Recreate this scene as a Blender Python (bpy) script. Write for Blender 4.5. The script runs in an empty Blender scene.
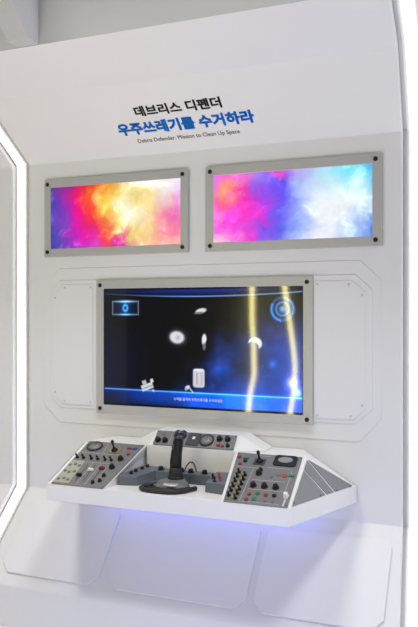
import bpy, bmesh, math, random
import numpy as np
from mathutils import Vector, Matrix

S = bpy.context.scene
COL = S.collection
rng = np.random.default_rng(7)

# ------------------------------------------------------------------ camera, world, lights, exposure
YAW = math.radians(22.85)
cd = bpy.data.cameras.new('camera')
cam = bpy.data.objects.new('camera', cd); COL.objects.link(cam)
cam.location = (0, 0, 1.5); cam.rotation_euler = (math.pi/2, 0, YAW)
cd.sensor_fit = 'VERTICAL'; cd.sensor_height = 36.0; cd.lens = 752.8*36.0/627.0
cd.clip_start = 0.05
S.camera = cam

S.view_settings.view_transform = 'Standard'; S.view_settings.look = 'None'
S.view_settings.gamma = 1.0; S.view_settings.use_curve_mapping = False
S.view_settings.exposure = 0.0
S.cycles.use_denoising = True
S.cycles.max_bounces = 8; S.cycles.diffuse_bounces = 5

W = bpy.data.worlds.new('world'); S.world = W; W.use_nodes = True
bg = W.node_tree.nodes['Background']
bg.inputs[0].default_value = (1.0, 0.99, 0.985, 1); bg.inputs[1].default_value = 0.33

def area(name, loc, target, sx, sy, power, color):
    l = bpy.data.lights.new(name, 'AREA'); l.shape = 'RECTANGLE'
    l.size = sx; l.size_y = sy; l.energy = power; l.color = color
    o = bpy.data.objects.new(name, l); COL.objects.link(o); o.location = loc
    o.rotation_euler = (Vector(target)-Vector(loc)).to_track_quat('-Z', 'Y').to_euler()
    return o
area('ceiling_light_source', (-2.7, 1.4, 6.0), (-1.7, 3.2, 0.4), 1.2, 1.0, 110, (1.0, 0.965, 0.90))
area('ceiling_light_source', (0.5, 1.4, 6.0), (-1.0, 3.2, 0.4), 1.0, 1.0, 104, (0.98, 0.985, 1.0))
def spot(name, loc, target, cone, power, color):
    l = bpy.data.lights.new(name, 'SPOT'); l.spot_size = math.radians(cone); l.spot_blend = 1.0
    l.energy = power; l.color = color; l.shadow_soft_size = 0.25
    o = bpy.data.objects.new(name, l); COL.objects.link(o); o.location = loc
    o.rotation_euler = (Vector(target)-Vector(loc)).to_track_quat('-Z', 'Y').to_euler()
spot('fill_spot', (-2.5, 0.9, 0.2), (-2.35, 3.1, 2.35), 72, 77, (1.0, 0.93, 0.74))  # added fill without a fixture, warms and lifts the upper left wall
spot('fill_spot', (-0.7, 0.9, 0.2), (-0.85, 3.1, 2.35), 72, 54, (0.93, 0.96, 1.0))  # its cooler partner, added to lift the upper right wall
area('right_fill_light', (1.5, 2.9, 1.3), (-.8, 3.25, 1.0), 0.5, 1.4, 11.0, (0.68, 0.72, 1.0))  # added cool fill, brightens the sides that face right
area('console_blue_light', (-1.5, 3.40, 0.610), (-1.5, 3.27, 0.0), 1.25, 0.06, 0.30, (0.25, 0.28, 1.0))
area('floor_blue_light', (-1.2, 1.7, 0.02), (-1.4, 3.3, 0.25), 2.2, 0.5, 9.0, (0.24, 0.36, 1.0))

# ------------------------------------------------------------------ materials
def mat(name, col, rough=0.5, metal=0.0, spec=0.5, emis=None, estr=0.0, bump=0.0, bscale=300, vary=0.0, vscale=4.0, coat=0.0):
    m = bpy.data.materials.new(name); m.use_nodes = True
    nt = m.node_tree; b = nt.nodes['Principled BSDF']
    b.inputs['Base Color'].default_value = (*col, 1)
    b.inputs['Roughness'].default_value = rough; b.inputs['Metallic'].default_value = metal
    b.inputs['Specular IOR Level'].default_value = spec
    b.inputs['Coat Weight'].default_value = coat
    if emis: b.inputs['Emission Color'].default_value = (*emis, 1); b.inputs['Emission Strength'].default_value = estr
    if bump or vary:
        tc = nt.nodes.new('ShaderNodeTexCoord')
        if vary:
            n = nt.nodes.new('ShaderNodeTexNoise'); n.inputs['Scale'].default_value = vscale; n.inputs['Detail'].default_value = 4
            mx = nt.nodes.new('ShaderNodeMix'); mx.data_type = 'RGBA'
            mx.inputs[6].default_value = (*[c*(1-vary) for c in col], 1); mx.inputs[7].default_value = (*[min(1, c*(1+vary)) for c in col], 1)
            nt.links.new(tc.outputs['Object'], n.inputs['Vector']); nt.links.new(n.outputs['Fac'], mx.inputs[0])
            nt.links.new(mx.outputs[2], b.inputs['Base Color'])
        if bump:
            n2 = nt.nodes.new('ShaderNodeTexNoise'); n2.inputs['Scale'].default_value = bscale
            bp = nt.nodes.new('ShaderNodeBump'); bp.inputs['Strength'].default_value = bump; bp.inputs['Distance'].default_value = 0.001
            nt.links.new(tc.outputs['Object'], n2.inputs['Vector']); nt.links.new(n2.outputs['Fac'], bp.inputs['Height']); nt.links.new(bp.outputs['Normal'], b.inputs['Normal'])
    return m
def srgb(r, g, b):
    f = lambda c: (c/255/12.92 if c/255 <= .04045 else ((c/255+.055)/1.055)**2.4)
    return (f(r), f(g), f(b))

M = dict(
    wall=mat('white wall paint', (.80, .795, .80), .45, vary=.012, bump=.05),
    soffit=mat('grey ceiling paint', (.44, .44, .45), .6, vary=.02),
    backwall=mat('dark wall paint', (.13, .13, .13), .7, vary=.03),
    rib=mat('white rib paint', (.53, .525, .545), .5, vary=.01),
    floor=mat('pale floor', (.86, .85, .85), .35, vary=.02),
    plate=mat('white wall plate', (.80, .795, .80), .4, vary=.01),
    frame=mat('brushed grey frame', (.52, .515, .505), .42, .25, vary=.02, vscale=20),
    black=mat('black plastic', (.010, .010, .0105), .5, spec=.35, vary=.1),
    rubber=mat('black rubber', (.02, .02, .021), .6, bump=.2),
    dark=mat('dark grey plastic', (.045, .045, .05), .45, vary=.1),
    grey=mat('grey joystick plastic', (.16, .16, .165), .4, vary=.05),
    silver=mat('silver plate', (.62, .62, .60), .3, .3, vary=.05),
    console=mat('white console paint', (.84, .835, .82), .35, vary=.008),
    panel=mat('grey instrument panel', (.195, .195, .20), .45, .15, vary=.08, vscale=60),
    side=mat('grey side plate', (.26, .26, .275), .4, .25, vary=.05, vscale=30),
    box=mat('blue grey housing', (.125, .145, .18), .45, vary=.04, vscale=20),
    cream=mat('cream label plate', (.40, .395, .33), .5, vary=.06, vscale=50),
    line=mat('pale print', (.55, .55, .56), .5),
    darkline=mat('dark print', (.06, .06, .065), .5),
    white=mat('white plastic', (.80, .80, .78), .4),
    red=mat('red plastic', (.27, .025, .035), .35),
    green=mat('green plastic', (.03, .19, .07), .35),
    blue=mat('blue plastic', (.04, .09, .35), .35),
    orange=mat('orange plastic', (.40, .075, .03), .35),
    yellow=mat('yellow green plastic', (.35, .33, .06), .4),
    brass=mat('brass', (.45, .34, .16), .35, .7),
    dial=mat('dial face', (.26, .26, .26), .3),
    purple=mat('glossy dark violet cap', (.014, .013, .028), .12, coat=.6),
    steel=mat('pale screw', (.62, .62, .63), .3, .3),
    led=mat('white light strip', (.8, .8, .8), .5, emis=(1.0, 1.0, .97), estr=1.3),
    ledwarm=mat('yellow light strip', (.8, .8, .7), .5, emis=(1.0, .88, .36), estr=30.0),
    ledblue=mat('blue light strip', (.2, .2, .8), .5, emis=(.2, .25, 1.0), estr=3.0),
    titleblack=mat('black vinyl', (.012, .011, .014), .5),
    titleblue=mat('blue vinyl', (.006, .27, .90), .5),
    hudtext=mat('white screen lettering', (.0, .0, .0), .5, emis=(.75, .80, 1.0), estr=.75),
)
def screen_mat(name, strength, rough, spec=.5):
    m = bpy.data.materials.new(name); m.use_nodes = True; nt = m.node_tree
    b = nt.nodes['Principled BSDF']; b.inputs['Base Color'].default_value = (.004, .004, .005, 1)
    b.inputs['Roughness'].default_value = rough; b.inputs['Specular IOR Level'].default_value = spec
    a = nt.nodes.new('ShaderNodeVertexColor'); a.layer_name = 'picture'
    nt.links.new(a.outputs['Color'], b.inputs['Emission Color']); b.inputs['Emission Strength'].default_value = strength
    return m
M['poster'] = screen_mat('backlit picture', 1.0, .35, .3)
M['display'] = screen_mat('glossy display', 1.0, .16, .16)
for k, v in (('Coat Weight', .8), ('Coat Roughness', .045)): M['display'].node_tree.nodes['Principled BSDF'].inputs[k].default_value = v

# ------------------------------------------------------------------ helpers
class MB:
    """collects shapes in world coordinates and links them as one mesh object"""
    def __init__(s): s.v = []; s.f = []; s.sm = []
    def add(s, vs, fs, smooth=False):
        o = len(s.v); s.v += [tuple(map(float, p)) for p in vs]
        s.f += [tuple(o+i for i in f) for f in fs]; s.sm += [smooth]*len(fs); return s
    def box(s, a, b):
        (x0, y0, z0), (x1, y1, z1) = a, b
        return s.add([(x0,y0,z0),(x1,y0,z0),(x1,y1,z0),(x0,y1,z0),(x0,y0,z1),(x1,y0,z1),(x1,y1,z1),(x0,y1,z1)],
                     [(0,3,2,1),(4,5,6,7),(0,1,5,4),(1,2,6,5),(2,3,7,6),(3,0,4,7)])
    def slab(s, poly, off):
        """closed slab from a polygon in 3-D and an offset vector"""
        n = len(poly); off = np.array(off, float); p = [np.array(q, float) for q in poly]
        return s.add(p+[q+off for q in p], [tuple(range(n))[::-1], tuple(range(n, 2*n))]+[(i, (i+1) % n, n+(i+1) % n, n+i) for i in range(n)])
    def loft(s, rings, smooth=True, cap=True):
        n = len(rings[0]); o = [p for r in rings for p in r]; fs = []
        for k in range(len(rings)-1):
            for i in range(n):
                j = (i+1) % n; fs.append((k*n+i, k*n+j, (k+1)*n+j, (k+1)*n+i))
        s.add(o, fs, smooth)
        if cap:
            s.add(rings[0], [tuple(range(n))[::-1]]); s.add(rings[-1], [tuple(range(n))])
        return s
    def lathe(s, prof, c=(0, 0, 0), ax=(0, 0, 1), n=20, sx=1.0, sy=1.0):
        q = Vector((0, 0, 1)).rotation_difference(Vector(ax)); c = Vector(c); rings = []
        for r, h in prof:
            rings.append([c+q @ Vector((r*sx*math.cos(2*math.pi*i/n), r*sy*math.sin(2*math.pi*i/n), h)) for i in range(n)])
        return s.loft(rings)
    def tube(s, pts, r, n=10):
        pts = [Vector(p) for p in pts]; rings = []
        for i, p in enumerate(pts):
            t = (pts[min(i+1, len(pts)-1)]-pts[max(i-1, 0)]).normalized()
            u = t.cross(Vector((0.31, 0.2, 0.93))).normalized(); w = t.cross(u)
            rr = r[i] if isinstance(r, (list, tuple)) else r
            rings.append([p+u*rr*math.cos(2*math.pi*k/n)+w*rr*math.sin(2*math.pi*k/n) for k in range(n)])
        return s.loft(rings)
    def build(s, name, m, parent=None, bevel=0.0, seg=2, origin=None):
        root = parent
        while root is not None and root.parent is not None: root = root.parent
        o = np.array(root.location if root is not None else (origin or (0, 0, 0)))
        me = bpy.data.meshes.new(name); me.from_pydata([tuple(np.array(p)-o) for p in s.v], [], s.f); me.update()
        bm = bmesh.new(); bm.from_mesh(me)
        bmesh.ops.remove_doubles(bm, verts=bm.verts, dist=1e-6)
        bmesh.ops.recalc_face_normals(bm, faces=bm.faces); bm.to_mesh(me); bm.free()
        if len(me.polygons) == len(s.sm):
            for p, k in zip(me.polygons, s.sm): p.use_smooth = k
        me.materials.append(m)
        ob = bpy.data.objects.new(name, me); COL.objects.link(ob)
        if parent is not None: ob.parent = parent
        elif origin: ob.location = origin
        if bevel:
            bv = ob.modifiers.new('bevel', 'BEVEL'); bv.width = bevel; bv.segments = seg; bv.limit_method = 'ANGLE'; bv.angle_limit = math.radians(35)
        return ob

def thing(name, label, cat, loc, group=None):
    o = bpy.data.objects.new(name, None); COL.objects.link(o); o.location = loc; o.empty_display_size = .05
    o['label'] = label; o['category'] = cat
    if group: o['group'] = group
    return o
def tag(o, label, cat, group=None):
    o['label'] = label; o['category'] = cat
    if group: o['group'] = group
    return o
def struct(o): o['kind'] = 'structure'; return o
def unit(v): v = np.array(v, float); return v/np.linalg.norm(v)

YW = 3.5                                        # the vertical middle of the display wall
def wp(x, z, y):                                # the point in front of the wall that hides wall point (x, z) at eye height
    k = y/YW; return (x*k, y, 1.5+(z-1.5)*k)

# ------------------------------------------------------------------ the setting
# profile of the bays, floor to ceiling: (y, z)
PROF = [(3.144, -.10), (3.144, .111), (3.5, .53), (3.5, 2.33), (3.17, 2.604), (2.83, 2.712)]
FLARE = [.038, .038, 0, 0, .028, .05]
def bay(xl, xr, fl, fr):
    m = MB(); n = len(PROF); vs = []
    for (y, z), k in zip(PROF, FLARE): vs += [(xl-fl*k, y, z), (xr+fr*k, y, z)]
    back = [(y+.038, z+(.02 if z > 2.4 else 0)) for y, z in PROF]
    for (y, z), k in zip(back, FLARE): vs += [(xl-fl*k, y, z), (xr+fr*k, y, z)]
    fs = []
    for i in range(n-1):
        a = 2*i; b = 2*n+2*i
        fs += [(a, a+1, a+3, a+2), (b, b+2, b+3, b+1), (a, a+2, b+2, b), (a+1, b+1, b+3, a+3)]
    t = 2*(n-1); fs += [(0, 2*n, 2*n+1, 1), (t, t+1, 2*n+t+1, 2*n+t)]
    return m.add(vs, fs)
struct(bay(-2.565, -.521, 1, 1).build('wall_back', M['wall'], bevel=.004))
struct(bay(-4.6, -2.682, 0, -1).build('wall_left', M['wall'], bevel=.004))
struct(bay(-.40, 1.6, -1, 0).build('wall_right', M['wall'], bevel=.004))
# recessed channel floors between the bays
def along(x0, x1, inset, flare, thick):
    """strip that follows the bay profile, inset behind its face"""
    P = [np.array(p) for p in PROF]; off = []
    for i, p in enumerate(P):
        ds = []
        if i > 0: ds.append(unit(P[i]-P[i-1]))
        if i < len(P)-1: ds.append(unit(P[i+1]-P[i]))
        ns = [np.array([d[1], -d[0]]) for d in ds]          # points away from the room
        b = unit(sum(ns)); off.append((b, 1/max(.4, float(b @ ns[0]))))
    m = MB(); vs = []; n = len(P)
    for q in (inset, inset+thick):
        for p, (b, k), fl in zip(P, off, FLARE):
            y, z = p+b*q*k
            vs += [(x0+flare*fl, y, z), (x1+flare*fl, y, z)]
    fs = []
    for i in range(n-1):
        a = 2*i; b = 2*n+2*i
        fs += [(a, a+1, a+3, a+2), (b, b+2, b+3, b+1), (a, a+2, b+2, b), (a+1, b+1, b+3, a+3)]
    t = 2*(n-1); fs += [(0, 2*n, 2*n+1, 1), (t, t+1, 2*n+t+1, 2*n+t)]
    return m.add(vs, fs)
struct(along(-2.72, -2.52, .044, -1, .02).build('trim_1', M['wall']))
struct(along(-.56, -.36, .044, 1, .02).build('trim_2', M['wall']))
struct(MB().box((-4.6, -1.4, -.16), (1.6, 3.2, -.10)).build('floor', M['floor']))
# ceiling, its hanging fascia, and the ribs that run down on to the top of the wall
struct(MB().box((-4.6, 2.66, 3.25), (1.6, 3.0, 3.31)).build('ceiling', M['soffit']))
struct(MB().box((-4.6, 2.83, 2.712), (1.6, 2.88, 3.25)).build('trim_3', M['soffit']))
rib_prof = [(2.83, 2.713), (2.75, 2.716), (2.56, 2.92), (2.40, 3.25), (2.83, 3.25)]
for k, x0 in enumerate((-2.14, -.02)):
    r = MB().slab([(x0, y, z) for y, z in rib_prof], (.115, 0, 0))
    struct(r.build('trim_%d' % (4+k), M['rib'], bevel=.003))
# octagonal surround of the display, two steps of white plate
Y1, Y2 = YW-.004, YW-.009
oct1 = [(-2.37, 1.748), (-.71, 1.748), (-.612, 1.65), (-.612, 1.02), (-.715, .903), (-2.365, .903), (-2.47, 1.0), (-2.47, 1.64)]
oct2 = [(-2.365, 1.682), (-.731, 1.682), (-.655, 1.610), (-.655, 1.055), (-.735, .985), (-2.36, .985), (-2.43, 1.05), (-2.43, 1.610)]
struct(MB().slab([wp(x, z, Y1) for x, z in oct1], (0, YW-Y1, 0)).build('trim_6', M['wall'], bevel=.003))
struct(MB().slab([wp(x, z, Y2) for x, z in oct2], (0, Y1-Y2, 0)).build('trim_7', M['wall'], bevel=.003))
# three raised plates with clipped corners on the lower slope
LA = np.array([0, 3.5, .53]); LD = unit((0, -.356, -.419)); LN = np.array([0, LD[2], -LD[1]])
if LN[1] > 0: LN = -LN
def low(x, v, h=0): p = LA+LD*v+LN*h; return (x, p[1], p[2])
def low_plate(x0, x1, n, c0, c1):
    v0, v1, c = .078, .486, .05
    poly = [(x0+c0, v0), (x1-c1, v0), (x1, v0+c1), (x1, v1-c), (x1-c, v1), (x0+c, v1), (x0, v1-c), (x0, v0+c0)]
    poly = [q for i, q in enumerate(poly) if q != poly[i-1]]
    struct(MB().slab([low(x, v, .012) for x, v in poly], -LN*.012).build('trim_%d' % n, M['wall'], bevel=.003))
low_plate(-2.52, -1.943, 8, .05, .03); low_plate(-1.885, -1.172, 9, .03, .03); low_plate(-1.138, -.553, 10, .03, .03)
# the wall behind the camera, seen only in the glass
struct(MB().box((-4.6, -1.4, -.10), (1.6, -1.3, 3.25)).build('wall_front', M['backwall']))

# ------------------------------------------------------------------ light strips
for x0, x1, fl, lab in ((-2.664, -2.619, -1, 'white light strip up the wall left of the two space pictures'),
                        (-.488, -.438, 1, 'white light strip up the wall right of the two space pictures')):
    t = thing('light_strip', lab, 'light strip', ((x0+x1)/2, 3.53, -.1), 'wall light strips')
    along(x0-.014, x1+.014, .028, fl, .015).build('housing', M['white'], t)
    along(x0, x1, .020, fl, .008).build('diffuser', M['led'], t)
for pts, lab in (([(-2.91, 1.95), (-2.909, 1.42), (-2.89, 1.14), (-2.885, .80), (-2.935, .56), (-2.965, .25)], 'pale yellow light strip mirrored left in the large display'),
                 ([(-2.54, 1.95), (-2.48, 1.54), (-2.42, 1.14), (-2.397, .92), (-2.408, .64), (-2.475, .25)], 'pale yellow light strip mirrored at right edge of the large display')):
    m = MB(); w = .023
    for (xa, za), (xb, zb) in zip(pts[:-1], pts[1:]):
        m.add([(xa-w, -1.2, za), (xa+w, -1.2, za), (xb+w, -1.2, zb), (xb-w, -1.2, zb), (xa-w, -1.23, za), (xa+w, -1.23, za), (xb+w, -1.23, zb), (xb-w, -1.23, zb)],
              [(0,1,2,3), (4,7,6,5), (0,3,7,4), (1,5,6,2), (0,4,5,1), (3,2,6,7)])
    t = thing('light_strip', lab, 'light strip', (pts[0][0], -1.3, -.1), 'light strips behind the camera')
    m.build('diffuser', M['ledwarm'], t)
    h = MB()
    for (xa, za), (xb, zb) in zip(pts[:-1], pts[1:]):
        h.add([(xa-.035, -1.23, za), (xa+.035, -1.23, za), (xb+.035, -1.23, zb), (xb-.035, -1.23, zb), (xa-.035, -1.3, za), (xa+.035, -1.3, za), (xb+.035, -1.3, zb), (xb-.035, -1.3, zb)],
              [(0,1,2,3), (4,7,6,5), (0,3,7,4), (1,5,6,2), (0,4,5,1), (3,2,6,7)])
    h.build('housing', M['soffit'], t)

# ------------------------------------------------------------------ pictures on the screens
def vnoise(u, v, seed):
    g = np.random.default_rng(seed).random((64, 64))
    iu = np.floor(u).astype(int); iv = np.floor(v).astype(int); fu = u-iu; fv = v-iv
    fu = fu*fu*(3-2*fu); fv = fv*fv*(3-2*fv)
    G = lambda a, b: g[a % 64, b % 64]
    return (G(iu, iv)*(1-fu)+G(iu+1, iv)*fu)*(1-fv)+(G(iu, iv+1)*(1-fu)+G(iu+1, iv+1)*fu)*fv
def fbm(u, v, seed, n=4):
    s = 0; a = .5; t = 0
    for k in range(n):
        s = s+a*vnoise(u*2**k, v*2**k, seed+k); t += a; a *= .55
    return s/t
def lin(c): c = np.clip(np.asarray(c, float)/255, 0, 1); return np.where(c <= .04045, c/12.92, ((c+.055)/1.055)**2.4)
def grid_sample(T, u, v):                       # T rows run top to bottom
    T = np.array(T, float); R, Cn = T.shape[:2]
    x = np.clip(u, 0, 1)*(Cn-1); y = np.clip(1-v, 0, 1)*(R-1)
    i = np.minimum(x.astype(int), Cn-2); j = np.minimum(y.astype(int), R-2); fx = (x-i)[:, None]; fy = (y-j)[:, None]
    return (T[j, i]*(1-fx)+T[j, i+1]*fx)*(1-fy)+(T[j+1, i]*(1-fx)+T[j+1, i+1]*fx)*fy
def screen(x0, x1, z0, z1, y, nx, nz, paint, m, parent):
    """the lit face of a screen: a thin glass slab whose front carries the picture"""
    us = np.linspace(0, 1, nx); vs = np.linspace(0, 1, nz); U, V = np.meshgrid(us, vs); u = U.ravel(); v = V.ravel()
    col = paint(u, v)
    o = np.array(parent.location); p = np.stack([x0+(x1-x0)*u-o[0], np.full_like(u, y-o[1]), z0+(z1-z0)*v-o[2]], 1)
    fs = [(j*nx+i, j*nx+i+1, (j+1)*nx+i+1, (j+1)*nx+i) for j in range(nz-1) for i in range(nx-1)]
    b = len(p); back = [(p[0][0], p[0][1]+.004, p[0][2]), (p[nx-1][0], p[0][1]+.004, p[0][2]), (p[-1][0], p[0][1]+.004, p[-1][2]), (p[0][0], p[0][1]+.004, p[-1][2])]
    fs += [(b, b+3, b+2, b+1), tuple(range(nx))[::-1]+(b, b+1), tuple(range(b-nx, b))+(b+2, b+3),
           tuple(j*nx for j in range(nz))+(b+3, b), tuple(j*nx+nx-1 for j in range(nz))[::-1]+(b+1, b+2)]
    me = bpy.data.meshes.new('screen'); me.from_pydata([tuple(q) for q in p]+back, [], fs); me.update()
    a = me.color_attributes.new('picture', 'FLOAT_COLOR', 'POINT')
    c = np.ones((len(me.vertices), 4)); c[:b, :3] = lin(col); c[b:, :3] = 0; a.data.foreach_set('color', c.ravel())
    me.materials.append(m); ob = bpy.data.objects.new('screen', me); COL.objects.link(ob); ob.parent = parent
    return ob
def framed(name, label, outer, inner, caps, yb, paint, m, nx, nz, cat, group=None):
    yf = yb-.014
    o = [wp(x, z, yf) for x, z in ((outer[0], outer[2]), (outer[1], outer[2]), (outer[1], outer[3]), (outer[0], outer[3]))]
    i = [wp(x, z, yf) for x, z in ((inner[0], inner[2]), (inner[1], inner[2]), (inner[1], inner[3]), (inner[0], inner[3]))]
    t = thing(name, label, cat, ((o[0][0]+o[1][0])/2, yb, o[0][2]), group)
    mb = MB(); vs = []
    for y in (yf, yb): vs += [(p[0], y, p[2]) for p in o]+[(p[0], y, p[2]) for p in i]
    fs = []
    for k in range(4):
        j = (k+1) % 4
        fs += [(k, j, 4+j, 4+k), (8+k, 12+k, 12+j, 8+j), (k, 8+k, 8+j, j), (4+k, 4+j, 12+j, 12+k)]
    mb.add(vs, fs).build('frame', M['frame'], t, bevel=.0015)
    s = screen(i[0][0]-.001, i[1][0]+.001, i[0][2]-.001, i[2][2]+.001, yf+.004, nx, nz, paint, m, t)
    proto = None
    for x in caps[:2]:
        for z in caps[2:]:
            p = wp(x, z, yf); loc = Vector(p)-t.location
            if proto is None:
                b = MB().lathe([(.0105, 0), (.0105, .004), (.009, .006), (.004, .0065)], n=20, ax=(0, -1, 0))
                proto = b.build('screw_cap', M['black']); proto.parent = t; proto.location = loc
            else:
                c = proto.copy(); COL.objects.link(c); c.location = loc
    return t, s, (i, yf)

NEB_L = [[(72,65,155),(140,45,160),(225,20,110),(245,50,40),(250,170,60),(255,235,150),(255,245,215),(255,240,225),(250,235,250),(245,240,255)],
 [(75,60,170),(165,40,185),(240,10,110),(250,90,40),(255,200,70),(255,250,190),(255,225,130),(255,235,170),(255,235,225),(240,215,250)],
 [(75,70,180),(150,50,190),(240,0,140),(255,70,50),(255,220,80),(255,255,230),(255,250,215),(255,225,160),(255,190,200),(255,150,220)],
 [(75,75,185),(140,60,190),(235,10,170),(250,40,90),(255,140,60),(255,235,140),(255,250,210),(255,215,150),(255,150,170),(255,110,195)],
 [(75,75,180),(110,65,180),(225,20,200),(235,30,140),(250,80,70),(235,80,150),(255,235,130),(255,205,150),(250,140,160),(255,130,170)],
 [(70,65,170),(90,65,175),(170,50,190),(225,70,210),(235,70,130),(190,10,170),(250,170,160),(255,215,170),(255,160,150),(255,190,190)]]
NEB_R = [[(235,130,255),(255,110,200),(225,120,230),(150,130,250),(235,80,210),(200,170,250),(190,225,255),(170,235,255),(120,230,255),(70,180,240)],
 [(250,130,220),(255,170,110),(250,70,190),(140,110,250),(95,75,240),(170,190,255),(205,225,255),(195,240,255),(170,240,255),(120,210,250)],
 [(255,110,190),(255,110,130),(235,30,170),(170,70,240),(90,85,245),(160,180,255),(225,240,255),(225,250,255),(220,250,255),(190,225,250)],
 [(255,110,220),(250,50,200),(250,50,200),(230,50,220),(110,90,250),(150,170,255),(240,245,255),(250,253,255),(240,250,255),(200,225,255)],
 [(250,150,240),(255,70,230),(235,70,225),(130,80,245),(95,100,245),(150,180,255),(215,225,255),(245,245,255),(200,220,255),(110,150,235)],
 [(255,225,210),(255,150,230),(245,60,215),(160,90,245),(120,120,250),(190,210,255),(250,250,255),(235,240,255),(170,200,245),(70,110,220)]]
def nebula(T, seed, mot):
    def paint(u, v):
        a = u*9; b = v*4
        w = fbm(a*.6, b*.6, seed+60); a2 = a+1.3*w; b2 = b+1.3*fbm(a*.6+9, b*.6, seed+70)
        du = (fbm(a2*1.3, b2*1.3, seed, 5)-.5)*.15; dv = (fbm(a2*1.3+7, b2*1.3+3, seed+20, 5)-.5)*.45
        c = grid_sample(T, u+du, v+dv)
        k = fbm(a2*1.2, b2*1.2, seed+40, 5)
        return np.clip(c*(1+mot*2.2*np.clip(k-.55, -.3, .1))[:, None]+255*mot*1.2*smooth(.58, .74, k)[:, None], 0, 255)
    return paint

def smooth(a, b, x): t = np.clip((x-a)/(b-a), 0, 1); return t*t*(3-2*t)
def game(u, v):
    A = 1.776
    c = np.zeros((len(u), 3)); c[:] = (3, 3, 6)
    put = lambda k, col: c.__setitem__(slice(None), c*(1-k[:, None])+np.array(col, float)*k[:, None])
    addc = lambda k, col: c.__iadd__(np.array(col, float)*k[:, None])
    # deep blue clouds, strongest to the lower right
    cl = fbm(u*5, v*3, 90); k = smooth(.48, .88, u+.40*(.45-v)+.35*(cl-.5))*smooth(1.0, .45, v)
    addc(k*(.85+.9*(cl-.3)), (6, 66, 175)); addc(k*smooth(.5, .75, fbm(u*7, v*4, 120)), (45, 18, 30))
    addc(smooth(.35, .0, np.hypot(u, (v-.32)*.6))*.5, (4, 14, 70))
    st = (np.random.default_rng(3).random(len(u)) > .9992)
    addc(st*smooth(.3, .9, u)*1.0, (120, 130, 160))
    # banner at the top and at the bottom
    yt = .925+.03*(2*u-1)**2
    addc(smooth(yt-.01, yt+.05, v)*(.35+.65*np.exp(-((u-.5)/.38)**2)), (10, 40, 135))
    addc(np.exp(-((v-yt)/.006)**2)*(.35+.65*smooth(.0, .5, u)), (120, 160, 215))
    yb = .142-.012*u
    addc(smooth(yb+.005, yb-.004, v)*smooth(-.06, .09, v)*(.25+.75*smooth(0, .3, u)*smooth(1.05, .7, u)), (8, 58, 160))
    addc(np.exp(-((v-yb)/.005)**2), (90, 150, 210)); addc(np.exp(-((v-yb)/.02)**2)*.5, (10, 40, 110))
    # window in the upper left corner
    def boxd(x0, x1, z0, z1): return np.maximum(np.maximum(x0-u, u-x1)*A, np.maximum(z0-v, v-z1))
    d = boxd(.05, .19, .776, .887); inn = smooth(.003, -.003, d)
    put(inn, (3, 18, 42)); addc(inn*np.exp(-((u-.12)/.03)**2), (8, 55, 85))
    put(np.exp(-(d/.006)**2)*.9, (125, 145, 160)); addc(np.exp(-((v-.889)/.014)**2)*np.exp(-((u-.12)/.045)**2), (90, 135, 170))
    addc(np.exp(-((v-.774)/.01)**2)*np.exp(-((u-.12)/.035)**2), (60, 110, 160))
    addc(np.exp(-((np.hypot((u-.12)*A, (v-.832)*.8)-.02)/.008)**2), (70, 130, 200))
    # round scope in the upper right corner
    r = np.hypot((u-.905)*A, v-.82); th = np.arctan2(v-.82, (u-.905)*A)
    put(smooth(.10, .09, r)*.7, (8, 40, 80))
    addc(np.exp(-((r-.090)/.012)**2)*(.45+.55*(np.sin(th*2+.6) > -.35)), (55, 125, 190)); addc(np.exp(-((r-.052)/.008)**2), (50, 110, 160))
    addc(np.exp(-(r/.028)**2), (90, 150, 200))
    # drifting debris
    def blob(x, z, rx, rz, rot, col, soft=.25, k=1.0):
        a = (u-x)*A; b = v-z; ca, sa = math.cos(rot), math.sin(rot)
        q = np.hypot((a*ca+b*sa)/rx, (-a*sa+b*ca)/rz); put(smooth(1+soft, 1-soft, q)*k, col); return q
    blob(.395, .588, .085, .066, -.15, (70, 70, 78), .5); blob(.393, .588, .066, .050, -.15, (226, 226, 232), .25); addc(np.exp(-(np.hypot((u-.398)*A, v-.585)/.02)**2), (-45, -45, -35))
    blob(.515, .806, .050, .021, .22, (225, 225, 228), .3); blob(.503, .79, .042, .008, .12, (120, 120, 125), .4)
    blob(.531, .572, .021, .048, -.05, (235, 235, 238), .3); blob(.532, .515, .014, .030, -.1, (110, 112, 125), .5); blob(.541, .548, .005, .020, -.2, (20, 20, 25), .4)
    q1 = np.hypot((u-.778)*A/.058, (v-.548)/.05); q2 = np.hypot((u-.765)*A/.055, (v-.512)/.05)
    put(smooth(1.1, .9, q1)*smooth(.85, 1.1, q2), (238, 238, 236))
    d = np.hypot(np.maximum(np.abs(u-.504)*A-.030, 0), np.maximum(np.abs(v-.258)-.055, 0)); put(smooth(.028, .016, d), (212, 212, 218))
    put(smooth(.004, -.004, boxd(.492, .498, .205, .300))*.6, (130, 130, 140)); put(smooth(.010, -.004, boxd(.515, .522, .205, .300))*.4, (160, 160, 170)); blob(.504, .322, .042, .010, 0, (240, 240, 242), .3)
    def rb(x, z, w, h, rot, col):
        a = (u-x)*A; b = v-z; ca, sa = math.cos(rot), math.sin(rot); a2 = np.abs(a*ca+b*sa)-w; b2 = np.abs(-a*sa+b*ca)-h
        put(smooth(.005, -.005, np.maximum(a2, b2)), col)
    rb(.238, .170, .056, .026, .35, (215, 215, 222)); rb(.222, .205, .020, .018, .35, (190, 190, 198)); rb(.262, .222, .014, .016, .35, (225, 225, 230)); rb(.240, .168, .05, .003, .35, (120, 122, 140)); rb(.27, .14, .012, .008, -.6, (210, 210, 215))
    blob(.447, .178, .024, .016, .5, (225, 225, 230), .4); rb(.463, .163, .035, .005, -.85, (220, 220, 225)); rb(.44, .162, .012, .010, .2, (160, 160, 170))
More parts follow.
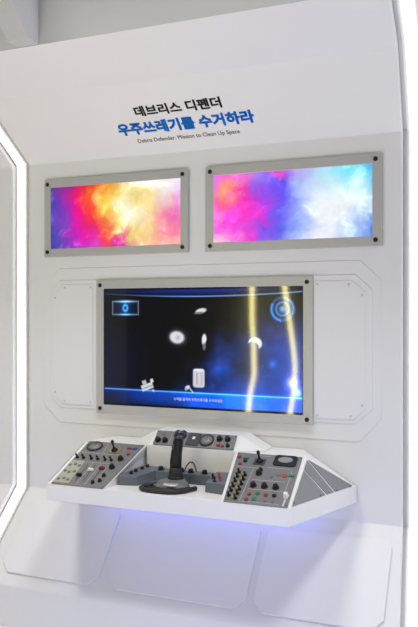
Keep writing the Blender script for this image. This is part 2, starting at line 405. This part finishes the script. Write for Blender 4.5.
    # bright light low on the right
    addc(np.exp(-(np.hypot((u-.951)*A, v-.246)/.045)**2), (200, 160, 190)); addc(np.exp(-(np.hypot((u-.951)*A, v-.246)/.10)**2)*.6, (60, 30, 90))
    addc(np.exp(-(np.hypot((u-.976)*A, (v-.17)*.8)/.028)**2), (190, 190, 160))
    addc(np.exp(-(np.hypot((u-.86)*A, v-.39)/.03)**2), (35, 55, 80))
    # black edge of the panel
    e = boxd(.004, .996, .018, .985); put(smooth(-.004, .002, e), (4, 4, 5))
    return np.clip(c, 0, 255)

framed('backlit_picture', 'grey framed backlit picture of an orange and magenta nebula', (-2.468, -1.592, .312+1.5, .740+1.5), (-2.427, -1.635, 1.857, 2.195), (-2.447, -1.623, 1.84, 2.214), YW-.004,
       nebula(NEB_L, 11, .12), M['poster'], 200, 90, 'picture', 'backlit pictures above the display')
framed('backlit_picture', 'grey framed backlit picture of a pink, blue and white nebula', (-1.496, -.611, 1.811, 2.240), (-1.452, -.656, 1.857, 2.194), (-1.469, -.641, 1.84, 2.214), YW-.004,
       nebula(NEB_R, 57, .07), M['poster'], 200, 90, 'picture', 'backlit pictures above the display')
disp, scr, (inn, yfd) = framed('wall_display', 'large grey framed game display with floating debris on a dark starfield', (-2.134, -.938, .966, 1.679), (-2.089, -.986, 1.012, 1.633), (-2.11, -.967, .992, 1.651), Y2,
       game, M['display'], 420, 236, 'display')
MB().box((-1.553, yfd-.0005, wp(0, .9925, yfd)[2]), (-1.503, yfd+.002, wp(0, .999, yfd)[2])).build('maker_mark', M['frame'], disp)

# ------------------------------------------------------------------ lettering
def text_mesh(body, bold, by=None):
    cu = bpy.data.curves.new('lettering', 'FONT'); cu.body = body; cu.size = 1; cu.offset = min(bold, .012); cu.extrude = .002; cu.resolution_u = 3
    o = bpy.data.objects.new('lettering', cu); COL.objects.link(o)
    dg = bpy.context.evaluated_depsgraph_get(); dg.update()
    me = bpy.data.meshes.new_from_object(o.evaluated_get(dg)); bpy.data.objects.remove(o); bpy.data.curves.remove(cu)
    if bold > .012:                              # heavier strokes: the letters laid over themselves, a little shifted
        co = [tuple(v.co) for v in me.vertices]; fs = [tuple(p.vertices) for p in me.polygons]; V = []; F = []
        k = bold-.012
        for q in range(8):
            a = 2*math.pi*q/8; o2 = len(V)
            V += [(x+k*math.cos(a), y+k*math.sin(a), z) for x, y, z in co]; F += [tuple(o2+i for i in f) for f in fs]
        me = bpy.data.meshes.new('lettering'); me.from_pydata(V, [], F); me.update()
    return me
def text_on(name, body, bold, m, parent, x0, x1, v0, v1, frame, thick):
    """letters fitted to the box x0..x1, v0..v1 of a plane; frame = (point, up along the plane, outward normal)"""
    me = text_mesh(body, bold); co = np.array([v.co for v in me.vertices])
    lo = co.min(0); hi = co.max(0); t = (co-lo)/np.maximum(hi-lo, 1e-9)
    A, d, n = [np.array(q, float) for q in frame]; o = np.array(parent.location)
    for v, q in zip(me.vertices, t):
        p = A+d*(v0+(v1-v0)*q[1])+n*(thick*q[2]); v.co = (x0+(x1-x0)*q[0]-o[0], p[1]-o[1], p[2]-o[2])
    me.materials.clear(); me.materials.append(m); me.name = name
    ob = bpy.data.objects.new(name, me); COL.objects.link(ob); ob.parent = parent
    return ob
UA = (0, 3.5, 2.33); UD = unit((0, -.33, .274)); UN = np.array([0, -UD[2], UD[1]])
if UN[1] > 0: UN = -UN
t = thing('wall_lettering', 'black and blue Korean title lettering on the leaning wall above the pictures', 'lettering', (-1.55, 3.44, 2.37))
FR = (np.array(UA)+UN*.0004, UD, UN)
text_on('title_line', '데브리스 디펜더', .036, M['titleblack'], t, -1.790, -1.328, .234, .296, FR, .001)['label'] = 'black upper line of lettering'
text_on('title_line', '우주쓰레기를 수거하라', .050, M['titleblue'], t, -1.926, -1.188, .130, .206, FR, .001)['label'] = 'large blue line of lettering'
text_on('title_line', 'Debris Defender, Mission to Clean Up Space', .0, M['titleblack'], t, -1.842, -1.284, .071, .102, FR, .001)['label'] = 'small black English line'
ux = lambda u: inn[0][0]+(inn[1][0]-inn[0][0])*u
vz = lambda v: inn[0][2]+(inn[2][2]-inn[0][2])*v
text_on('caption', '스틱을 움직여 우주쓰레기를 수거하세요', .01, M['hudtext'], disp, ux(.377), ux(.622), vz(.066), vz(.092), ((0, yfd+.0036, 0), (0, 0, 1), (0, -1, 0)), .0003)['label'] = 'white caption at the bottom of the picture'

# ------------------------------------------------------------------ access panels beside the display
Y3 = Y2-.004
def access(label, pts, screws):
    p = [wp(x, z, Y3) for x, z in pts]
    t = thing('access_panel', label, 'wall panel', (sum(q[0] for q in p)/len(p), Y2, min(q[2] for q in p)), 'access panels beside the display')
    MB().slab(p, (0, Y2-Y3, 0)).build('cover_plate', M['plate'], t, bevel=.002)
    proto = None
    for x, z in screws:
        q = wp(x, z, Y3); loc = Vector(q)-t.location
        if proto is None:
            proto = MB().lathe([(.006, 0), (.006, .0015), (.0045, .0028), (.001, .003)], n=14, ax=(0, -1, 0)).build('screw', M['steel']); proto.parent = t; proto.location = loc
        else:
            c = proto.copy(); COL.objects.link(c); c.location = loc
access('white access panel with clipped left corners left of the large display', [(-2.155, 1.659), (-2.345, 1.659), (-2.412, 1.598), (-2.412, 1.058), (-2.345, 1.004), (-2.155, 1.004)],
       [(-2.17, 1.64), (-2.335, 1.64), (-2.396, 1.585), (-2.396, 1.07), (-2.335, 1.022), (-2.17, 1.022)])
access('white access panel with clipped right corners right of the large display', [(-.932, 1.655), (-.752, 1.655), (-.685, 1.597), (-.685, 1.06), (-.745, 1.003), (-.932, 1.003)],
       [(-.917, 1.638), (-.765, 1.636), (-.704, 1.585), (-.704, 1.072), (-.757, 1.02), (-.917, 1.018)])

# ------------------------------------------------------------------ control console
con = thing('control_console', 'white wall-mounted control console with grey instrument panels', 'console', (-1.49, 3.495, .62))
b = MB()
out = [(-2.085, 2.98), (-.898, 2.98), (-.727, 3.496), (-2.255, 3.496)]
b.slab([(x, y, .62) for x, y in out], (0, 0, .078))
def wedge(s):                                    # s = +1 right block, -1 left block, mirrored about the console's middle
    cx = -1.4915; X = lambda x: cx+s*(x-cx)
    v = [(X(-1.205), 2.98, .696), (X(-.898), 2.98, .696), (X(-.735), 3.495, .696), (X(-1.258), 3.495, .696),
         (X(-1.258), 3.30, .850), (X(-.915), 3.30, .850), (X(-.98), 3.495, .850), (X(-1.258), 3.495, .850), (X(-1.258), 3.30, .696)]
    b.add(v, [(0, 1, 5, 4), (1, 2, 5), (5, 2, 6), (4, 5, 6, 7), (2, 3, 7, 6), (0, 4, 7, 3), (0, 3, 2, 1)])
wedge(1); wedge(-1)
b.box((-1.726, 3.302, .697), (-1.257, 3.495, .853))
b.add([(-1.715, 3.302, .851), (-1.246, 3.302, .851), (-1.256, 3.380, .916), (-1.708, 3.380, .916), (-1.256, 3.495, .916), (-1.708, 3.495, .916),
       (-1.135, 3.38, .851), (-1.835, 3.38, .851), (-1.135, 3.495, .851), (-1.835, 3.495, .851)],
      [(0, 1, 2, 3), (3, 2, 4, 5), (1, 6, 2), (6, 8, 4, 2), (0, 3, 7), (7, 3, 5, 9), (5, 4, 8, 9), (0, 7, 9, 8, 6, 1)])
b.build('body', M['console'], con, bevel=.002)
MB().box((-2.02, 3.43, .612), (-.95, 3.47, .6195)).build('underside_light', M['ledblue'], con)['label'] = 'blue light strip under the console'

class Deck:
    """a sloping instrument face: A = point at its lower edge, d = direction up the slope"""
    def __init__(s, A, d): s.A = np.array(A, float); s.d = unit(d); s.n = np.array([0, -s.d[2], s.d[1]])
    def P(s, x, v, h=0): p = s.A+s.d*v+s.n*h; return (x, p[1], p[2])
    def rot(s): return Matrix(((1, 0, 0), (0, s.d[1], s.n[1]), (0, s.d[2], s.n[2]))).to_4x4()
side = Deck((0, 2.98, .698), (0, .32, .152)); mid = Deck((0, 3.302, .853), (0, .078, .065))
H = .0045                                        # thickness of the plates
def plate(deck, name, poly, m, label):
    o = MB().slab([deck.P(x, v, H) for x, v in poly], -deck.n*H).build(name, m, con, bevel=.0012); o['label'] = label; return o
CACHE = {}
def put(kind, deck, parent, x, v, turn=0.0, h=H, label=None, lean=0.0):
    """a control on a deck: the first of its kind is built, the next ones are copies"""
    name, mb, m = CONTROLS[kind]
    if kind not in CACHE:
        o = mb().build(name, M[m]); CACHE[kind] = o
    else:
        o = CACHE[kind].copy(); COL.objects.link(o)
    o.parent = parent
    R = deck.rot() @ Matrix.Rotation(turn, 4, 'Z') @ Matrix.Rotation(lean, 4, 'X')
    o.matrix_local = Matrix.Translation(Vector(deck.P(x, v, h))-con.location) @ R
    if label: o['label'] = label
    return o
def knob_mesh(r, h):
    def f():
        m = MB(); n = 28; rings = []
        for rr, z in ((r*1.25, 0), (r*1.25, h*.18), (r, h*.24), (r*.92, h*.9), (r*.8, h), (.0001, h)):
            rings.append([((rr*(1-.05*(i % 2))) * math.cos(2*math.pi*i/n), (rr*(1-.05*(i % 2)))*math.sin(2*math.pi*i/n), z) for i in range(n)])
        m.loft(rings, smooth=False); m.box((-r*.12, 0, h*.9), (r*.12, r*.8, h*1.07)); return m
    return f
def toggle_mesh(l, r):
    def f():
        m = MB().lathe([(r*2.1, 0), (r*2.1, .003), (r*1.5, .005), (r*1.3, .008)], n=12)
        m.tube([(0, 0, .005), (0, -.002, l*.5), (0, -.004, l*.8), (0, -.005, l)], [r*.7, r, r*1.35, r*.8], 10); return m
    return f
def button_mesh(r, h): return lambda: MB().lathe([(r*1.2, 0), (r*1.2, h*.3), (r, h*.35), (r, h*.8), (r*.7, h), (.0001, h*1.05)], n=18)
def rect_mesh(w, d, h): return lambda: MB().box((-w, -d, 0), (w, d, h*.6)).box((-w*.8, -d*.7, h*.6), (w*.8, d*.7, h))
def stick_mesh():
    m = MB().lathe([(.017, 0), (.016, .004), (.010, .010), (.006, .013)], n=18)
    m.tube([(0, 0, .01), (0, 0, .03), (0, -.002, .042)], [.005, .0045, .005], 10); m.lathe([(.0001, .038), (.007, .042), (.0085, .049), (.006, .056), (.0001, .058)], n=14); return m
CONTROLS = dict(
    knob=('knob', knob_mesh(.0125, .018), 'black'), smallknob=('knob', knob_mesh(.0085, .013), 'black'),
    toggle=('toggle_switch', toggle_mesh(.026, .0042), 'black'), redtoggle=('toggle_switch', toggle_mesh(.022, .004), 'orange'),
    black=('button', button_mesh(.008, .009), 'black'), red=('button', button_mesh(.008, .008), 'red'), green=('button', button_mesh(.008, .008), 'green'),
    orange=('button', button_mesh(.010, .007), 'orange'), grey=('button', button_mesh(.007, .004), 'grey'), darkred=('button', button_mesh(.007, .008), 'red'),
    yellow=('indicator', rect_mesh(.005, .008, .004), 'yellow'), greenbar=('indicator', rect_mesh(.013, .007, .005), 'green'),
    redbar=('indicator', rect_mesh(.012, .006, .005), 'red'), bluebar=('indicator', rect_mesh(.012, .006, .005), 'blue'),
    stick=('mini_joystick', stick_mesh, 'black'), stickplate=('switch_plate', lambda: MB().box((-.026, -.022, 0), (.026, .022, .003)), 'dark'),
    brassplate=('switch_plate', lambda: MB().box((-.028, -.022, 0), (.028, .022, .003)), 'brass'),
    slotb=('slider_slot', lambda: MB().box((-.0018, -.06, 0), (.0018, .06, .0012)), 'darkline'),
    sliderk=('slider_handle', lambda: MB().box((-.013, -.007, .001), (.013, .007, .008)).box((-.010, -.0045, .008), (.010, .0045, .014)), 'black'),
    sliderw=('slider_handle', lambda: MB().box((-.015, -.007, .001), (.015, .007, .008)).box((-.012, -.0045, .008), (.012, .0045, .012)), 'white'),
    sliderr=('slider_handle', lambda: MB().box((-.013, -.008, .001), (.013, .008, .008)).box((-.010, -.005, .008), (.010, .005, .014)), 'red'),
    lever=('lever', lambda: MB().box((-.010, -.012, 0), (.010, .012, .005)).box((-.008, -.009, .005), (.008, .006, .022)), 'white'),
    slotw=('lever_slot', lambda: MB().box((-.004, -.035, 0), (.004, .035, .0015)), 'line'),
    screw=('screw', lambda: MB().lathe([(.0035, 0), (.0035, .001), (.002, .0018), (.0001, .002)], n=10), 'darkline'),
)
def gauge(deck, parent, x, v, r, sx=1.0):
    o = MB().lathe([(r, 0), (r, .006), (r*.92, .009), (r*.8, .008), (r*.78, .004)], n=32, sx=sx).build('gauge_rim', M['dark'])
    f = MB().lathe([(r*.80, .001), (r*.80, .0048), (.0001, .005)], n=32, sx=sx)
    f = f.build('gauge_dial', M['dial'])
    k = MB().box((-.0012, -r*.15, .0052), (.0012, r*.6, .0062))
    for q in range(9):
        a = math.radians(-120+30*q); ca, sa = math.sin(a), math.cos(a); e = np.array((ca, sa)); p = np.array((sa, -ca))*.0008
        i0, i1 = e*r*.6, e*r*.74
        k.slab([(*(i0-p), .0052), (*(i1-p), .0052), (*(i1+p), .0052), (*(i0+p), .0052)], (0, 0, .0005))
    k = k.build('gauge_needle', M['darkline'])
    for q in (o, f, k):
        q.parent = parent; q.matrix_local = Matrix.Translation(Vector(deck.P(x, v, H))-con.location) @ deck.rot()
def lines(deck, parent, segs, m='line', w=.0012):
    for (x0, v0), (x1, v1) in segs:
        e = unit((x1-x0, v1-v0)); p = np.array((-e[1], e[0]))*w
        MB().slab([deck.P(x0-p[0], v0-p[1], H), deck.P(x1-p[0], v1-p[1], H), deck.P(x1+p[0], v1+p[1], H), deck.P(x0+p[0], v0+p[1], H)], deck.n*.0004).build('printed_line', M[m], parent)

# right instrument panel
rp = plate(side, 'instrument_panel', [(-1.189, 0.0), (-.906, 0.0), (-.930, .35), (-1.241, .35)], M['panel'], 'grey instrument panel at the right of the console')
P = lambda kind, x, v, **k: put(kind, side, rp, x, v, **k)
P('red', -1.220, .312, label='red button'); P('greenbar', -1.186, .308, label='green indicator'); P('darkred', -1.200, .262, label='dark red button'); P('black', -1.183, .285)
P('stickplate', -1.115, .288); P('stick', -1.115, .290, h=H+.003)
mb = MB(); mb.slab([side.P(x, v, H) for x, v in ((-1.050, .278), (-1.038, .270), (-.955, .270), (-.943, .278), (-.948, .338), (-.958, .345), (-1.040, .345), (-1.052, .338))], side.n*.007)
gp = mb.build('meter_case', M['black'], rp, bevel=.0015)
MB().slab([side.P(-.998+.034*math.cos(a), .309+.021*math.sin(a), H+.007) for a in np.linspace(0, 2*math.pi, 25)[:-1]], side.n*.0012).build('meter_face', M['dial'], rp)['label'] = 'pale grey meter face'
for x, v in zip((-1.185, -1.182, -1.181, -1.179, -1.178, -1.177), (.208, .176, .143, .109, .077, .044)): P('toggle', x, v-.006); P('yellow', x+.018, v-.014, label='yellow green indicator')
for x, v in zip((-1.150, -1.148, -1.146, -1.144, -1.143, -1.142), (.190, .159, .126, .091, .061, .030)): P('toggle', x, v-.006)
P('knob', -1.092, .203); P('smallknob', -1.092, .228)
for x in (-1.091, -1.040, -.989): P('knob', x, .117)
P('orange', -.973, .203, label='orange ring button'); P('greenbar', -.943, .206, label='green indicator'); P('grey', -1.003, .205); P('grey', -1.030, .188)
P('darkred', -1.090, .058, label='red button'); P('green', -1.056, .068, label='green button'); P('red', -1.017, .062, label='red button'); P('black', -.980, .063)
P('red', -1.092, .022, label='red button'); P('green', -1.060, .030, label='green button'); P('grey', -1.012, .022); P('grey', -.977, .026)
P('slotw', -.927, .040); P('lever', -.929, .066, label='white lever')
for x, v in ((-1.180, .010), (-.914, .010), (-1.231, .341), (-.938, .341)): P('screw', x, v)
lines(side, rp, [((-1.225, .245), (-1.10, .243)), ((-1.07, .253), (-.955, .253)), ((-1.128, .24), (-1.12, .01)), ((-1.11, .095), (-.95, .095)), ((-1.11, .16), (-.96, .16)), ((-.95, .24), (-.942, .10)), ((-1.11, .012), (-.945, .012)), ((-1.145, .335), (-1.075, .335))], w=.0008)

# left instrument panel
lp = plate(side, 'instrument_panel', [(-2.062, 0.0), (-1.782, 0.0), (-1.732, .35), (-2.048, .35)], M['panel'], 'grey instrument panel at the left of the console')
P = lambda kind, x, v, **k: put(kind, side, lp, x, v, **k)
gauge(side, lp, -1.991, .305, .038, 1.15)
P('brassplate', -1.868, .286, label='brass switch plate'); P('stick', -1.868, .286, h=H+.003)
for x in (-2.037, -2.002, -1.957, -1.921, -1.880, -1.846): P('toggle', x, .208)
P('knob', -1.800, .220); P('knob', -1.813, .153); P('smallknob', -1.822, .088); P('smallknob', -1.823, .048); P('smallknob', -1.85, .03)
P('redbar', -1.797, .310, label='red indicator'); P('bluebar', -1.767, .312, label='blue indicator'); P('darkred', -1.781, .264, label='dark red button')
for x in (-1.948, -1.908, -1.862): P('slotb', x, .095)
P('sliderk', -1.948, .072, label='black slider handle'); P('sliderw', -1.910, .118, label='white slider handle'); P('sliderr', -1.860, .137, label='red slider handle')
cp = MB().slab([side.P(x, v, H) for x, v in ((-2.058, .010), (-1.972, .010), (-1.978, .185), (-2.052, .185))], side.n*.0012).build('scale_plate', M['cream'], lp); cp['label'] = 'cream scale plate'
for k in range(9):
    a = k/8; P('grey', -2.042+.052*(k % 3)/2, .035+.055*(k//3)+.008*(k % 2), h=H+.0012)
for x, v in ((-2.053, .342), (-1.742, .342), (-1.790, .008), (-2.055, .004)): P('screw', x, v, h=H+.001)
lines(side, lp, [((-2.048, .255), (-1.825, .252)), ((-1.972, .18), (-1.83, .18)), ((-1.93, .175), (-1.93, .01)), ((-1.885, .175), (-1.885, .01)), ((-1.84, .175), (-1.84, .01)), ((-1.93, .345), (-1.92, .26))], w=.0008)

# centre instrument panel
cpn = plate(mid, 'instrument_panel', [(-1.692, .004), (-1.268, .004), (-1.274, .094), (-1.698, .094)], M['panel'], 'narrow grey instrument panel at the back of the console')
P = lambda kind, x, v, **k: put(kind, mid, cpn, x, v, **k)
P('knob', -1.671, .030); P('knob', -1.633, .030); P('grey', -1.655, .072); P('grey', -1.60, .072)
mb = MB(); mb.slab([mid.P(x, v, H) for x, v in ((-1.520, .012), (-1.455, .012), (-1.455, .086), (-1.520, .086))], mid.n*.005); mb.build('meter_case', M['dark'], cpn, bevel=.001)
MB().slab([mid.P(x, v, H+.005) for x, v in ((-1.494, .048), (-1.480, .048), (-1.480, .064), (-1.494, .064))], mid.n*.001).build('meter_face', M['white'], cpn)['label'] = 'small white meter window'
gauge(mid, cpn, -1.418, .049, .036, 1.05)
P('knob', -1.354, .062); P('knob', -1.313, .064); P('red', -1.350, .024, label='red button'); P('darkred', -1.328, .022, label='red button'); P('smallknob', -1.302, .026)
for x, v in ((-1.690, .088), (-1.686, .010), (-1.276, .010), (-1.281, .088)): P('screw', x, v)
lines(mid, cpn, [((-1.61, .010), (-1.61, .088)), ((-1.46, .010), (-1.46, .088)), ((-1.378, .010), (-1.378, .088))], w=.0008)

# three plates on the hipped right end
a, f, tp = [np.array(q) for q in ((-.915, 3.30, .850), (-.898, 2.98, .696), (-.735, 3.495, .696))]
nn = unit(np.cross(tp-f, a-f)); nn = nn if nn[0] > 0 else -nn
cen = (a+f+tp)/3
ap, fp, tpp = [cen+(q-cen)*.92 for q in (a, f, tp)]
L = lambda t: ap+(fp-ap)*t
B = lambda t: fp+(tpp-fp)*t
for poly in ([L(.25), L(1), B(.525)], [L(.02), L(.225), B(.55), B(.665)], [ap+(tpp-ap)*.02, B(.69), B(1)]):
    MB().slab([q+nn*.004 for q in poly], -nn*.004).build('side_plate', M['side'], con, bevel=.001)
ml = -1.4915*2
for poly in ([L(.25), L(1), B(.525)], [L(.02), L(.225), B(.55), B(.665)], [ap+(tpp-ap)*.02, B(.69), B(1)]):
    mq = lambda q: np.array((ml-q[0], q[1], q[2])); n2 = np.array((-nn[0], nn[1], nn[2]))
    MB().slab([mq(q)+n2*.004 for q in poly], -n2*.004).build('side_plate', M['side'], con, bevel=.001)
for q in (L(.94), B(.44), B(.73), B(.96)):
    MB().lathe([(.004, .004), (.004, .0055), (.001, .006)], c=q+unit(cen-q)*.006, ax=nn, n=10).build('screw', M['darkline'], con)

# raised blue-grey housing that rings the tray: two arms and a back beam
hb = MB()
hb.loft([[(-1.757, 3.075, .698), (-1.668, 3.095, .698), (-1.668, 3.095, .741), (-1.757, 3.075, .745)],
         [(-1.742, 3.215, .698), (-1.640, 3.215, .698), (-1.640, 3.215, .748), (-1.742, 3.215, .751)],
         [(-1.735, 3.298, .698), (-1.620, 3.298, .698), (-1.620, 3.298, .751), (-1.735, 3.298, .753)]], smooth=False)
hb.box((-1.735, 3.225, .698), (-1.255, 3.299, .745))
hb.loft([[(-1.328, 3.105, .698), (-1.225, 3.085, .698), (-1.225, 3.085, .746), (-1.328, 3.105, .741)],
         [(-1.340, 3.215, .698), (-1.240, 3.215, .698), (-1.240, 3.215, .752), (-1.340, 3.215, .748)],
         [(-1.352, 3.298, .698), (-1.255, 3.298, .698), (-1.255, 3.298, .754), (-1.352, 3.298, .751)]], smooth=False)
hs = hb.build('switch_housing', M['box'], con, bevel=.003); hs['label'] = 'blue grey switch housing around the tray'
flat = Deck((0, 0, 0), (0, 1, 0))
class Flat:
    def __init__(s): s.n = np.array([0, 0, 1.0])
    def P(s, x, y, h): return (x, y, h)
    def rot(s): return Matrix.Identity(4)
fl = Flat()
for y, x, z in ((3.128, -1.716, .745), (3.170, -1.714, .747), (3.222, -1.708, .749), (3.268, -1.702, .750)): put('smallknob', fl, hs, x, y, h=z)
for x in (-1.625, -1.515, -1.466, -1.395): put('knob', fl, hs, x, 3.258, h=.745)
put('redtoggle', fl, hs, -1.300, 3.205, h=.749, label='orange toggle switch'); put('toggle', fl, hs, -1.316, 3.170, h=.745); put('redtoggle', fl, hs, -1.272, 3.150, h=.747, label='orange toggle switch'); put('toggle', fl, hs, -1.290, 3.128, h=.744)
arc = [(-1.500+.060*t, 3.262+.01*math.sin(3.14*t), .752+.040*math.sin(math.pi*t)**.7) for t in np.linspace(0, 1, 17)]
MB().tube(arc, .0032, 8).build('cable', M['black'], hs)

# ------------------------------------------------------------------ flight stick in the tray
js = thing('flight_stick', 'black flight stick on a broad grey base in the console tray', 'joystick', (-1.495, 3.13, .698))
def ring(c, rx, ry, n=24, rot=0, sq=2.0):
    o = []
    for i in range(n):
        t = 2*math.pi*i/n; ca, sa = math.cos(t), math.sin(t)
        x = rx*math.copysign(abs(ca)**(2/sq), ca); y = ry*math.copysign(abs(sa)**(2/sq), sa)
        o.append((c[0]+x*math.cos(rot)-y*math.sin(rot), c[1]+x*math.sin(rot)+y*math.cos(rot), c[2]))
    return o
# base outline: broad rounded triangle, narrow at the back
def base_ring(k, z, dy=0):
    out = [(-.112, -.030), (-.100, -.070), (-.060, -.108), (.000, -.118), (.060, -.108), (.100, -.070), (.112, -.030), (.092, .012), (.062, .045), (.048, .085), (.0, .092), (-.048, .085), (-.062, .045), (-.092, .012)]
    return [(-1.495+x*k, 3.125+y*k+dy, z) for x, y in out]
MB().loft([base_ring(.84, .698), base_ring(.86, .703), base_ring(.86, .709), base_ring(.82, .714)]).build('foot_rim', M['black'], js)
MB().loft([base_ring(.80, .713, .004), base_ring(.78, .720, .006), base_ring(.58, .733, .018), base_ring(.44, .736, .026)]).build('base', M['grey'], js)['label'] = 'grey sloping base'
MB().loft([ring((-1.478, 3.062, .722), .036, .024, sq=3), ring((-1.478, 3.064, .731), .034, .022, sq=3)]).build('base_plate', M['silver'], js)['label'] = 'silver plate on the base'
MB().tube([(-1.560, 3.085, .722), (-1.590, 3.085, .714), (-1.613, 3.060, .710), (-1.612, 3.030, .709), (-1.585, 3.008, .709), (-1.545, 3.000, .709), (-1.505, 3.000, .709), (-1.465, 3.002, .709), (-1.432, 3.015, .709), (-1.405, 3.045, .709), (-1.392, 3.085, .709), (-1.380, 3.12, .708)], .0105, 10).build('cable', M['rubber'], js)
MB().tube([(-1.575, 3.034, .709), (-1.54, 3.022, .712), (-1.49, 3.018, .713), (-1.44, 3.034, .711)], .0085, 10).build('cable', M['rubber'], js)
MB().lathe([(.036, 0), (.036, .012), (.031, .016), (.034, .022), (.030, .028), (.032, .034), (.028, .040), (.030, .046), (.026, .054)], c=(-1.497, 3.155, .734), n=24).build('boot', M['rubber'], js)
cs = [(-1.497, 3.155, .782), (-1.497, 3.156, .815), (-1.494, 3.157, .850), (-1.489, 3.158, .885), (-1.484, 3.156, .910), (-1.478, 3.150, .930)]
rs = [(.026, .024), (.027, .025), (.025, .024), (.024, .023), (.023, .022), (.020, .020)]
MB().loft([ring(c, r[0], r[1], sq=2.4) for c, r in zip(cs, rs)]).build('grip', M['black'], js)
MB().loft([ring(c, rx, ry) for c, rx, ry in (((-1.474, 3.148, .918), .022, .021), ((-1.470, 3.146, .928), .030, .026), ((-1.467, 3.144, .945), .033, .028), ((-1.465, 3.143, .957), .028, .022), ((-1.464, 3.143, .963), .018, .014))]).build('head', M['purple'], js)['label'] = 'glossy violet-black head'
MB().lathe([(.009, 0), (.009, .004), (.005, .007), (.0001, .0075)], c=(-1.460, 3.138, .961), ax=(0, -.25, .97), n=14).build('thumb_button', M['silver'], js)['label'] = 'silver thumb button'
MB().tube([(-1.494, 3.128, .900), (-1.494, 3.118, .888), (-1.495, 3.120, .874)], [.006, .006, .004], 8).build('trigger', M['dark'], js)
